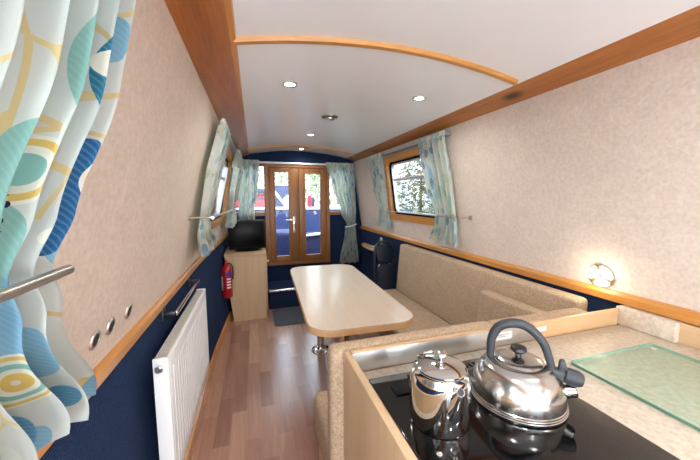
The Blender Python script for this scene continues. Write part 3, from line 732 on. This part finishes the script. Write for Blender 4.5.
# corner shelf with small items
r = thing('corner_shelf', 'small rounded shelf on the navy right wall by the long curtain', 'shelf', (1.42, 3.55, -.636))
poly = [(1.497, 3.12), (1.497, 4.0)] + [(1.497 - .13 * math.sin(PI * k / 14) ** .4, 4.0 - .88 * k / 14) for k in range(1, 14)]
bm = BM(); prism(bm, poly, -.652, -.636); finish('shelf_board', bm, M['maple_y'], r)
bm = BM(); box(bm, 1.44, 1.497, 3.3, 3.32, -.73, -.652, .003); finish('bracket', bm, M['black_plastic'], r)
r = thing('small_box', 'little white and pink packet on the corner shelf', 'packet', (1.42, 3.5, -.636))
bm = BM(); box(bm, 1.40, 1.46, 3.47, 3.55, -.636, -.608, .006); finish('packet', bm, M['offwhite'], r)
bm = BM(); box(bm, 1.398, 1.41, 3.468, 3.552, -.628, -.616, .002); finish('band', bm, M['boat_red'], r)
bm = BM(); lathe(bm, [(.02, 0), (.022, .03), (.014, .05)], (1.46, 3.30, -.636), 16); tag(finish('small_jar', bm, M['black_plastic'], origin=(1.46, 3.3, -.636)), 'tiny dark pot on the corner shelf', 'pot')
bm = BM(); lathe(bm, [(.045, 0), (.045, .006), (.03, .016), (.01, .018)], (1.5, 3.42, -.53), 24, frame=fr((-1, 0, 0))); tag(finish('wall_switch', bm, M['satin'], origin=(1.5, 3.42, -.53)), 'round dull metal fitting on the navy wall above the corner shelf', 'wall fitting')

# ------------------------------------------------------------------ galley unit
CT = -.53; gy0, gy1 = .12, .82; gx0, gx1 = .265, 1.497
r = thing('galley_unit', 'pale maple kitchen unit with raised end panel', 'kitchen unit', (.9, .5, FLOOR))
bm = BM(); poly = [(gy0, FLOOR), (gy1 + .015, FLOOR), (gy1 + .015, -.464), (gy0, -.464)]
box(bm, .244, .265, gy0, gy1 + .015, FLOOR, -.464, .004); finish('end_panel', bm, M['maple'], r)
bm = BM(); box(bm, .266, gx1, gy0 + .02, gy1 - .01, FLOOR, CT - .042, .002); finish('carcass', bm, M['maple'], r)
bm = BM(); box(bm, .266, 1.448, gy1, gy1 + .015, CT - .04, -.464, .003); finish('upstand', bm, M['maple_x'], r)
bm = BM(); box(bm, .267, .985, gy1 - .003, gy1 - .0005, CT + .002, -.468, .0005); st = finish('steel_strip', bm, M['strip'], r); st['label'] = 'brushed steel strip'
bm = BM(); box(bm, 1.475, 1.4975, gy0, .640, CT - .001, -.455, .001); finish('back_panel', bm, M['maple_y'], r)
bm = BM(); box(bm, .80, .875, gy1 - .0045, gy1 - .003, CT + .024, CT + .052); s_ = finish('sticker', bm, M['label_white'], r)
bm = BM(); box(bm, .812, .862, gy1 - .0052, gy1 - .0044, CT + .040, CT + .044); box(bm, .812, .85, gy1 - .0052, gy1 - .0044, CT + .033, CT + .036); finish('print_lines', bm, M['alu'], s_)
bm = BM(); box(bm, .985, 1.045, gy1 - .0025, gy1 - .001, CT + .028, CT + .046); finish('sticker', bm, M['offwhite'], r)
bm = BM(); box(bm, .266, 1.497, gy0, gy1 - .004, CT - .04, CT, .003); tag(finish('worktop', bm, M['stone'], origin=(.88, .46, CT)), 'beige speckled stone effect worktop around the hob', 'worktop')
bm = BM(); box(bm, 1.448, 1.4975,   .640, gy1 + .012, CT, -.454, .004); tag(finish('splashback_block', bm, M['stone'], origin=(1.47, .7, CT)), 'stone effect block under the rail at the right end of the worktop', 'splashback')
# hob
r = thing('hob', 'black ceramic hob set into the worktop', 'hob', (.55, .5, CT))
bm = BM(); prism(bm, rrect(.300, .803, .18, .768, .006, 3), CT, CT + .006, .002); finish('glass_top', bm, M['black_glass'], r)
bm = BM()
for k in range(15):
    x = .415 + k * .0165; box(bm, x, x + .008, .730, .750, CT + .006, CT + .0072, .0004)
finish('vent_slots', bm, M['rubber'], r)
bm = BM(); box(bm, .345, .395, .672, .712, CT + .006, CT + .010, .0015); finish('control_tab', bm, M['rubber'], r)
bm = BM(); lathe(bm, [(.006, 0), (.006, .003), (.004, .004)], (.345, .48, CT + .006), 14); finish('knob', bm, M['satin'], r)
# glass board
bm = BM(); prism(bm, rrect(.945, 1.345, .27, .655, .012, 4), CT + .003, CT + .011, .001)
r = thing('glass_board', 'clear green tinted glass board lying on the worktop', 'chopping board', (1.15, .46, CT))
finish('glass_sheet', bm, M['board_glass'], r)
bm = BM(); o_ = rrect(.945, 1.345, .27, .655, .012, 4); i_ = rrect(.9475, 1.3425, .2725, .6525, .0105, 4)
R_ = [[(x, y, CT + .003) for x, y in o_], [(x, y, CT + .0115) for x, y in o_], [(x, y, CT + .0115) for x, y in i_], [(x, y, CT + .003) for x, y in i_]]; R_.append(R_[0])
loft(bm, R_, caps=False); bmesh.ops.remove_doubles(bm, verts=bm.verts, dist=1e-7); finish('edge', bm, M['board_edge'], r)
for (x, y) in ((.965, .29), (1.325, .29), (.965, .635), (1.325, .635)):
    bm = BM(); lathe(bm, [(.007, CT), (.007, CT + .003)], (x, y, 0), 12); finish('foot', bm, M['offwhite'], r)

# ------------------------------------------------------------------ kettle
HT = CT + .006
kx, ky = .644, .576
r = thing('kettle', 'domed stainless steel whistling kettle with black handle on the hob', 'kettle', (kx, ky, HT))
bm = BM()
prof = [(.106, 0), (.113, .002), (.1145, .006), (.1145, .0085), (.1125, .0095), (.1135, .011), (.1135, .0135), (.1115, .0145), (.1125, .016), (.1122, .019), (.1105, .0205)]
for k in range(1, 17):
    a = PI / 2 * k / 16; prof.append((.046 + .0645 * max(0, math.cos(a)) ** .80, .0205 + .084 * math.sin(a) ** 1.05))
lathe(bm, prof, (kx, ky, HT), 64); finish('body', bm, M['steel'], r, True, 30)
bm = BM(); lathe(bm, [(.056, .1005), (.0565, .1035), (.052, .1065), (.036, .1105), (.015, .1135), (.002, .114)], (kx, ky, HT), 48); ld = finish('lid', bm, M['steel'], r)
bm = BM(); lathe(bm, [(.008, .113), (.007, .123), (.016, .127), (.0195, .132), (.018, .139), (.010, .143), (.001, .1435)], (kx, ky, HT), 28); finish('knob', bm, M['black_plastic'], ld)
az = math.radians(-40); ux, uy = math.cos(az), math.sin(az)
def kp(s, z, o=0): return Vector((kx + ux * s - uy * o, ky + uy * s + ux * o, z))
bm = BM(); hp = smoothpath([kp(-.064, -.438), kp(-.066, -.405), kp(-.063, -.368), kp(-.047, -.337), kp(-.014, -.323), kp(.020, -.330), kp(.053, -.364), kp(.072, -.415), kp(.078, -.452)], 6)
nn = len(hp); rs = [.0085 + .0035 * math.sin(PI * min(1, i / nn * 1.1)) for i in range(nn)]
tube(bm, hp, rs, 14, flat=1.0); hd = finish('handle', bm, M['grey_plastic'], r)
bm = BM()
q = [kp(.058, -.455, -.017), kp(.118, -.452, -.013), kp(.118, -.452, .013), kp(.058, -.455, .017), kp(.062, -.420, -.014), kp(.112, -.428, -.012), kp(.112, -.428, .012), kp(.062, -.420, .014)]
hexa(bm, [tuple(v) for v in q], .006, 3); finish('handle_mount', bm, M['grey_plastic'], hd)
bm = BM(); tube(bm, [kp(-.073, -.452), kp(-.066, -.430)], .010, 12); finish('handle_post', bm, M['grey_plastic'], hd)
# spout
bm = BM(); tube(bm, smoothpath([kp(.070, -.492), kp(.095, -.486), (kp(.112, -.478)), kp(.128, -.473)], 5), [.026, .025, .024, .0225, .021, .020, .019, .0182, .0175, .017, .0168, .0166, .0164, .0162, .016, .0160][:16], 20, flat=.95); sp_ = finish('spout', bm, M['steel'], r)
bm = BM(); d3 = (kp(.128, -.473) - kp(.112, -.478)).normalized(); lathe(bm, [(.0135, 0), (.0135, .0025)], kp(.1275, -.4732), 20, frame=fr(d3)); finish('spout_mouth', bm, M['black_plastic'], sp_)
bm = BM(); d4 = Vector((ux, uy, -.22)).normalized(); lathe(bm, [(.010, -.014), (.018, -.010), (.0205, 0), (.020, .018), (.015, .028), (.004, .031)], kp(.112, -.439), 24, frame=fr(d4)); wh = finish('whistle_cap', bm, M['grey_plastic'], r)
q = [kp(.088, -.432, -.008), kp(.110, -.428, -.008), kp(.110, -.428, .008), kp(.088, -.432, .008), kp(.090, -.400, -.006), kp(.101, -.398, -.006), kp(.101, -.398, .006), kp(.090, -.400, .006)]
bm = BM(); hexa(bm, [tuple(v) for v in q], .004, 2); finish('thumb_lever', bm, M['grey_plastic'], wh)
bm = BM()
for o in (-.007, .007): lathe(bm, [(.0028, 0), (.0028, .0012)], kp(.140, -.441, o), 10, frame=fr(d4))
finish('whistle_hole', bm, M['rubber'], wh)

# ------------------------------------------------------------------ teapot
px_, py_ = .405, .572
r = thing('teapot', 'tall polished steel teapot on the hob, left of the kettle', 'teapot', (px_, py_, HT))
bm = BM()
lathe(bm, [(.062, 0), (.068, .002), (.0695, .008), (.0698, .05), (.0695, .088), (.0680, .106), (.0640, .119), (.0600, .1265), (.0600, .130), (.057, .131)], (px_, py_, HT), 56); finish('body', bm, M['pot'], r, True, 35)
bm = BM(); lathe(bm, [(.0585, .131), (.0580, .1335), (.050, .138), (.030, .142), (.012, .1435), (.002, .144)], (px_, py_, HT), 48); ld = finish('lid', bm, M['pot'], r)
bm = BM(); lathe(bm, [(.012, .142), (.0065, .146), (.0055, .151), (.0125, .155), (.0145, .160), (.012, .165), (.003, .167)], (px_, py_, HT), 28); finish('knob', bm, M['pot'], ld)
az2 = math.radians(-92); vx, vy = math.cos(az2), math.sin(az2)
def pp(s, z, o=0): return Vector((px_ + vx * s - vy * o, py_ + vy * s + vx * o, HT + z))
# tapering pouring spout: wide at the root, narrow at the lip
bm = BM(); rings = []
for (s, z, w, h) in ((.044, .058, .032, .048), (.058, .074, .025, .036), (.068, .092, .0165, .022), (.0755, .108, .0105, .013), (.079, .116, .0088, .0088)):
    rings.append([pp(s - .45 * h * math.sin(a), z + h * math.sin(a) * .75, w * math.cos(a)) for a in [2 * PI * k / 22 for k in range(22)]])
loft(bm, rings); sp_ = finish('spout', bm, M['pot'], r)
bm = BM(); loft(bm, [[pp(s - .45 * .0078 * math.sin(a), z + .0078 * math.sin(a) * .75, .0076 * math.cos(a)) for a in [2 * PI * k / 18 for k in range(18)]] for s, z in ((.0786, .1155), (.0795, .1168))]); finish('spout_mouth', bm, M['black_plastic'], sp_)
bm = BM(); tube(bm, smoothpath([pp(-.060, .104), pp(-.080, .110), pp(-.098, .096), pp(-.097, .066), pp(-.084, .038), pp(-.066, .030)], 5), .006, 12, flat=1.5); finish('handle', bm, M['pot'], r)
bm = BM(); tube(bm, [pp(-.059, .134, -.013), pp(-.059, .134, .013)], .0035, 10); finish('hinge', bm, M['pot'], r)

# ------------------------------------------------------------------ lamps
def wall_lamp(fn, nR, wy, wz, lab):
    wc = Vector((fn(wy, wz), wy, wz)); f3 = fr(nR)
    r = thing('wall_lamp', lab, 'lamp', wc, 'round wall lamps')
    bm = BM(); lathe(bm, [(.052, 0), (.053, .004), (.052, .008), (.0505, .009), (.0495, .004)], wc, 40, frame=f3, caps=False); finish('bezel', bm, M['satin'], r)
    bm = BM(); lathe(bm, [(.0495, .002), (.0495, .006), (.04, .007)], wc, 36, frame=f3); finish('diffuser', bm, M['lampwall'], r)
    up = Vector((0, 0, 1)); up = (up - nR * up.dot(nR)).normalized(); sd = nR.cross(up)
    for a in (80, 200, 320):
        a = math.radians(a); dv = sd * math.cos(a) + up * math.sin(a); tv = nR.cross(dv); bm = BM()
        cc = wc + nR * .0085
        for (r0, r1, w0, w1) in ((.034, .053, .007, .007), (.046, .053, .014, .017), (.026, .034, .005, .004)):
            p = [cc + dv * r0 - tv * w0, cc + dv * r0 + tv * w0, cc + dv * r1 + tv * w1, cc + dv * r1 - tv * w1]
            hexa(bm, [tuple(v) for v in p] + [tuple(v + nR * .003) for v in p])
        finish('clip', bm, M['clip'], r)
    bm = BM(); lathe(bm, [(.006, .006), (.006, .012), (.003, .014)], wc, 14, frame=f3); finish('knob', bm, M['clip'], r)
    return wc
nR = Vector((-1, 0, -.15)).normalized()
wc = wall_lamp(XR, nR, .923, -.350, 'round lit wall lamp just above the right dado rail')
nL = Vector((1, 0, -.216)).normalized()
wc2 = wall_lamp(XR, nR, -1.9 + .25, -.350, 'added fill lamp on the right wall behind the viewpoint, out of frame')  # this lamp and the next two are added to brighten ceiling and walls
wc3 = wall_lamp(XL, nL, -1.3, -.350, 'added fill lamp on the left wall behind the viewpoint, out of frame')
wc4 = wall_lamp(XL, nL, -.40, -.350, 'added fill lamp on the left wall beside the viewpoint, out of frame')
def light(name, typ, loc, energy, color, **kw):
    l = bpy.data.lights.new(name, typ); l.energy = energy; l.color = color
    for k, v in kw.items(): setattr(l, k, v)
    o = bpy.data.objects.new(name, l); COL.objects.link(o); o.location = Vector(loc) + Vector((0, 0, H)); return o
light('wall_lamp_light', 'POINT', wc + nR * .06, .42, (1, .86, .64), shadow_soft_size=.04)
light('wall_lamp_light', 'POINT', wc2 + nR * .10, 30.0, (.84, .92, 1.0), shadow_soft_size=.08)  # fill light of an added lamp, as are the two below
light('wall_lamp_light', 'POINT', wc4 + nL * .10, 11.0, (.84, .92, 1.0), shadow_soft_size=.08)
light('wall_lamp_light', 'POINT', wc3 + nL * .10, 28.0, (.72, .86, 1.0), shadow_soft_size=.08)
WARM = (1.0, .98, .96)
SPOT = 6.5
spots = [(.20, 1.68, 'lit ceiling spotlight, leftmost, beyond the near oak rib'), (.97, 1.67, 'lit ceiling spotlight nearest the right roof board'),
         (.555, 3.03, 'lit ceiling spotlight just before the far oak rib'), (.60, 3.92, 'lit ceiling spotlight between the far oak rib and the doors'),
         (.20, .15, 'added fill spotlight above the galley passage, out of frame'), (.97, .15, 'added fill spotlight above the hob, out of frame'),  # spotlights from here on are unseen, added to raise the interior brightness
         (.20, -1.55, 'added fill spotlight behind the viewpoint on the left, out of frame'), (.97, -1.55, 'added fill spotlight behind the viewpoint on the right, out of frame'),
         (.58, -.75, 'added fill spotlight behind the viewpoint in the middle, out of frame')]
base = None
for x, y, lab in spots:
    c = Vector((x, y, CZ(x)))
    if base is None:
        base = thing('ceiling_spotlight', lab, 'spotlight', c, 'recessed ceiling spotlights'); bc = c; f3 = fr((0, 0, -1))
        bm = BM(); lathe(bm, [(.040, -.004), (.041, .003), (.038, .007), (.029, .006), (.027, .001)], c, 32, frame=f3, caps=False); finish('bezel', bm, M['satin'], base)
        bm = BM(); lathe(bm, [(.0275, -.002), (.0275, .003), (.015, .006)], c, 26, frame=f3); finish('lamp', bm, M['lamp'], base)
    else: copy_tree(base, c - bc, lab)
    light('spotlight_light', 'SPOT', c - Vector((0, 0, .02)), SPOT if y < 3.5 else SPOT * .6, WARM, spot_size=math.radians(165), spot_blend=1.0, shadow_soft_size=.03)
c = Vector((.578, 2.33, CZ(.578))); f3 = fr((0, 0, -1))
r = thing('roof_vent', 'round dull steel ventilator in the middle of the ceiling', 'vent', c)
bm = BM(); lathe(bm, [(.062, -.004), (.062, .010), (.056, .013), (.05, .010)], c, 36, frame=f3); finish('collar', bm, M['bronze'], r)
bm = BM(); lathe(bm, [(.02, .008), (.045, .018), (.044, .022), (.025, .028), (.002, .029)], c, 32, frame=f3); finish('cap', bm, M['satin'], r)

# ------------------------------------------------------------------ outside
def leafmass(bm, c, rad, n, size, rd):
    for _ in range(n):
        th, u = rd.uniform(0, 2 * PI), rd.uniform(-1, 1); q = rd.uniform(.55, 1.0)
        rr = math.sqrt(1 - u * u)
        p = Vector((c[0] + rad[0] * q * rr * math.cos(th), c[1] + rad[1] * q * rr * math.sin(th), c[2] + rad[2] * q * u))
        a = Vector((rd.gauss(0, 1), rd.gauss(0, 1), rd.gauss(0, 1))).normalized(); b = a.orthogonal().normalized(); s = size * rd.uniform(.6, 1.3)
        n_ = a.cross(b) * .15 * s
        vs = [bm.verts.new(p + v) for v in (-a * s, b * s * .45 + n_, a * s, -b * s * .45 + n_)]; bm.faces.new(vs)
def bush(name, lab, cat, blobs, n, size, seed, trunk=None, grp=None):
    rd = random.Random(seed); c0 = blobs[0][0]
    r = thing(name, lab, cat, (c0[0], c0[1], -1.5), grp)
    bm = BM()
    for c_, rad in blobs: leafmass(bm, c_, rad, n, size, rd)
    finish('foliage', bm, M['leaf'], r, False)
    for c_, rad in blobs:
        bm = BM(); tube(bm, [(c_[0], c_[1], -1.5), (c_[0] + rd.uniform(-.1, .1), c_[1] + rd.uniform(-.1, .1), c_[2] + rad[2] * .4)], [.06, .03] if not trunk else [trunk, trunk * .5], 8); finish('stem', bm, M['bark'], r)
bush('hedge', 'pale leafy hedge outside the right window', 'hedge', [((4.6, 3.2 + .9 * k, .1), (.8, .9, 1.6)) for k in range(6)], 1500, .07, 11)
bush('hedge', 'pale leafy hedge outside the left window', 'hedge', [((-4.2, 2.6 + 1.4 * k, -.2), (.8, 1.0, 1.1)) for k in range(5)], 320, .08, 12)
bush('tree', 'pale leafy tree far beyond the doors, seen through the right pane', 'tree', [((3.6, 13, 1.2), (1.7, 1.2, 2.4)), ((2.1, 14, 1.4), (1.5, 1.2, 2.3))], 1000, .12, 13, .15, 'trees beyond the moored boat')
bush('tree', 'pale leafy tree far beyond the doors, seen through the left pane', 'tree', [((.8, 17.6, 1.8), (2.0, 1.3, 2.2))], 1000, .13, 14, .15, 'trees beyond the moored boat')
bm = BM(); box(bm, -30, 30, -12, 40, -1.62, -1.55); struct('ground', bm, M['bounce_ground'])
# own fore deck
bm = BM(); box(bm, -.55, 1.75, YF + .08, YF + 1.35, -1.05, -.96, .01); struct('floor_deck', bm, M['deck'])
r = thing('deck_locker', 'blue canvas covered deck locker outside the doors', 'locker', (.6, 5.3, -.96))
bm = BM(); box(bm, -.50, .62, 4.85, 5.45, -.96, -.55, .02); finish('canvas', bm, M['canvas_blue'], r)
bm = BM(); box(bm, .70, 1.5, 4.75, 5.45, -.96, -.62, .02); finish('canvas', bm, M['canvas_blue'], r)
bm = BM(); hexa(bm, [(.70, 4.73, -.62), (1.52, 4.73, -.55), (1.52, 5.0, -.55), (.86, 5.0, -.62), (.70, 4.73, -.60), (1.52, 4.73, -.53), (1.52, 5.0, -.53), (.86, 5.0, -.60)]); finish('lid', bm, M['boat_white'], r)
# moored boat
r = thing('moored_boat', 'red and navy boat with white trim moored outside beyond the doors', 'boat', (.3, 8.4, -1.55))
bm = BM(); hexa(bm, [(-3.2, 7.6, -1.5), (1.9, 7.2, -1.5), (2.6, 9.2, -1.5), (-3.2, 9.6, -1.5), (-3.2, 7.4, -.22), (2.3, 7.0, -.25), (2.9, 9.4, -.25), (-3.2, 9.8, -.22)], .03); finish('hull', bm, M['canvas_blue'], r)
bm = BM(); hexa(bm, [(-3.2, 7.37, -.24), (2.32, 6.97, -.27), (2.92, 9.42, -.27), (-3.2, 9.82, -.24), (-3.2, 7.37, -.19), (2.32, 6.97, -.22), (2.92, 9.42, -.22), (-3.2, 9.82, -.19)]); finish('gunwale', bm, M['boat_white'], r)
bm = BM(); hexa(bm, [(-3.2, 7.62, -.19), (.36, 7.36, -.19), (.36, 9.2, -.19), (-3.2, 9.6, -.19), (-3.2, 7.72, .14), (.30, 7.46, .10), (.30, 9.1, .10), (-3.2, 9.5, .14)], .01); cb = finish('cabin', bm, M['boat_red'], r)
bm = BM(); box(bm, -3.2, .40, 7.3, 9.6, .13, .22, .01); finish('roof_edge', bm, M['boat_navy'], cb)
bm = BM(); hexa(bm, [(-3.2, 7.60, -.03), (.345, 7.385, -.03), (.345, 7.50, -.03), (-3.2, 7.7, -.03), (-3.2, 7.61, 0), (.345, 7.39, 0), (.345, 7.5, 0), (-3.2, 7.7, 0)]); finish('coach_line', bm, M['boat_navy'], cb)
bm = BM(); box(bm, .44, .98, 7.4, 8.8, -.2, .30, .02); wh = finish('cratch_cover', bm, M['canvas_blue'], r)
bm = BM(); box(bm, .42, 1.0, 7.38, 8.82, .30, .35, .01); finish('cover_rim', bm, M['boat_white'], wh)
bm = BM(); tube(bm, [(.46, 7.34, .16), (.74, 7.32, -.22)], .03, 8); finish('pole', bm, M['boat_white'], r)
bm = BM(); lathe(bm, [(.12, 0), (.16, .06), (.16, .2), (.08, .28), (.01, .3)], (.80, 7.15, -.22), 20); finish('fender', bm, M['offwhite'], r)
bm = BM(); box(bm, 1.30, 1.42, 7.3, 7.8, -.22, .02, .02); finish('locker', bm, M['boat_navy'], r)
bm = BM(); box(bm, 1.24, 1.33, 7.22, 7.30, -.22, .06, .02); finish('lifebuoy_bag', bm, M['boat_red'], r)

# ------------------------------------------------------------------ world and exposure
w = bpy.data.worlds.new('daylight'); sc.world = w; w.use_nodes = True
nt = w.node_tree; nt.nodes.clear(); ou = nt.nodes.new('ShaderNodeOutputWorld'); bg = nt.nodes.new('ShaderNodeBackground'); nt.links.new(bg.outputs[0], ou.inputs[0])
tc = nt.nodes.new('ShaderNodeTexCoord'); sx = nt.nodes.new('ShaderNodeSeparateXYZ'); nt.links.new(tc.outputs['Generated'], sx.inputs[0])
rp = nt.nodes.new('ShaderNodeValToRGB'); nt.links.new(sx.outputs['Z'], rp.inputs[0])
rp.color_ramp.elements[0].position = 0.0; rp.color_ramp.elements[0].color = (.86, .93, 1.0, 1); rp.color_ramp.elements[1].position = .8; rp.color_ramp.elements[1].color = (.68, .83, 1.0, 1)
nt.links.new(rp.outputs[0], bg.inputs['Color']); bg.inputs['Strength'].default_value = 2.9
vs = sc.view_settings; sc.display_settings.display_device = 'sRGB'; vs.view_transform = 'Standard'; vs.look = 'None'; vs.gamma = 1; vs.use_curve_mapping = False; vs.exposure = 1.25
cy = sc.cycles; cy.max_bounces = 10; cy.diffuse_bounces = 6; cy.glossy_bounces = 5; cy.transparent_max_bounces = 12; cy.caustics_reflective = False; cy.caustics_refractive = False; cy.sample_clamp_indirect = 6
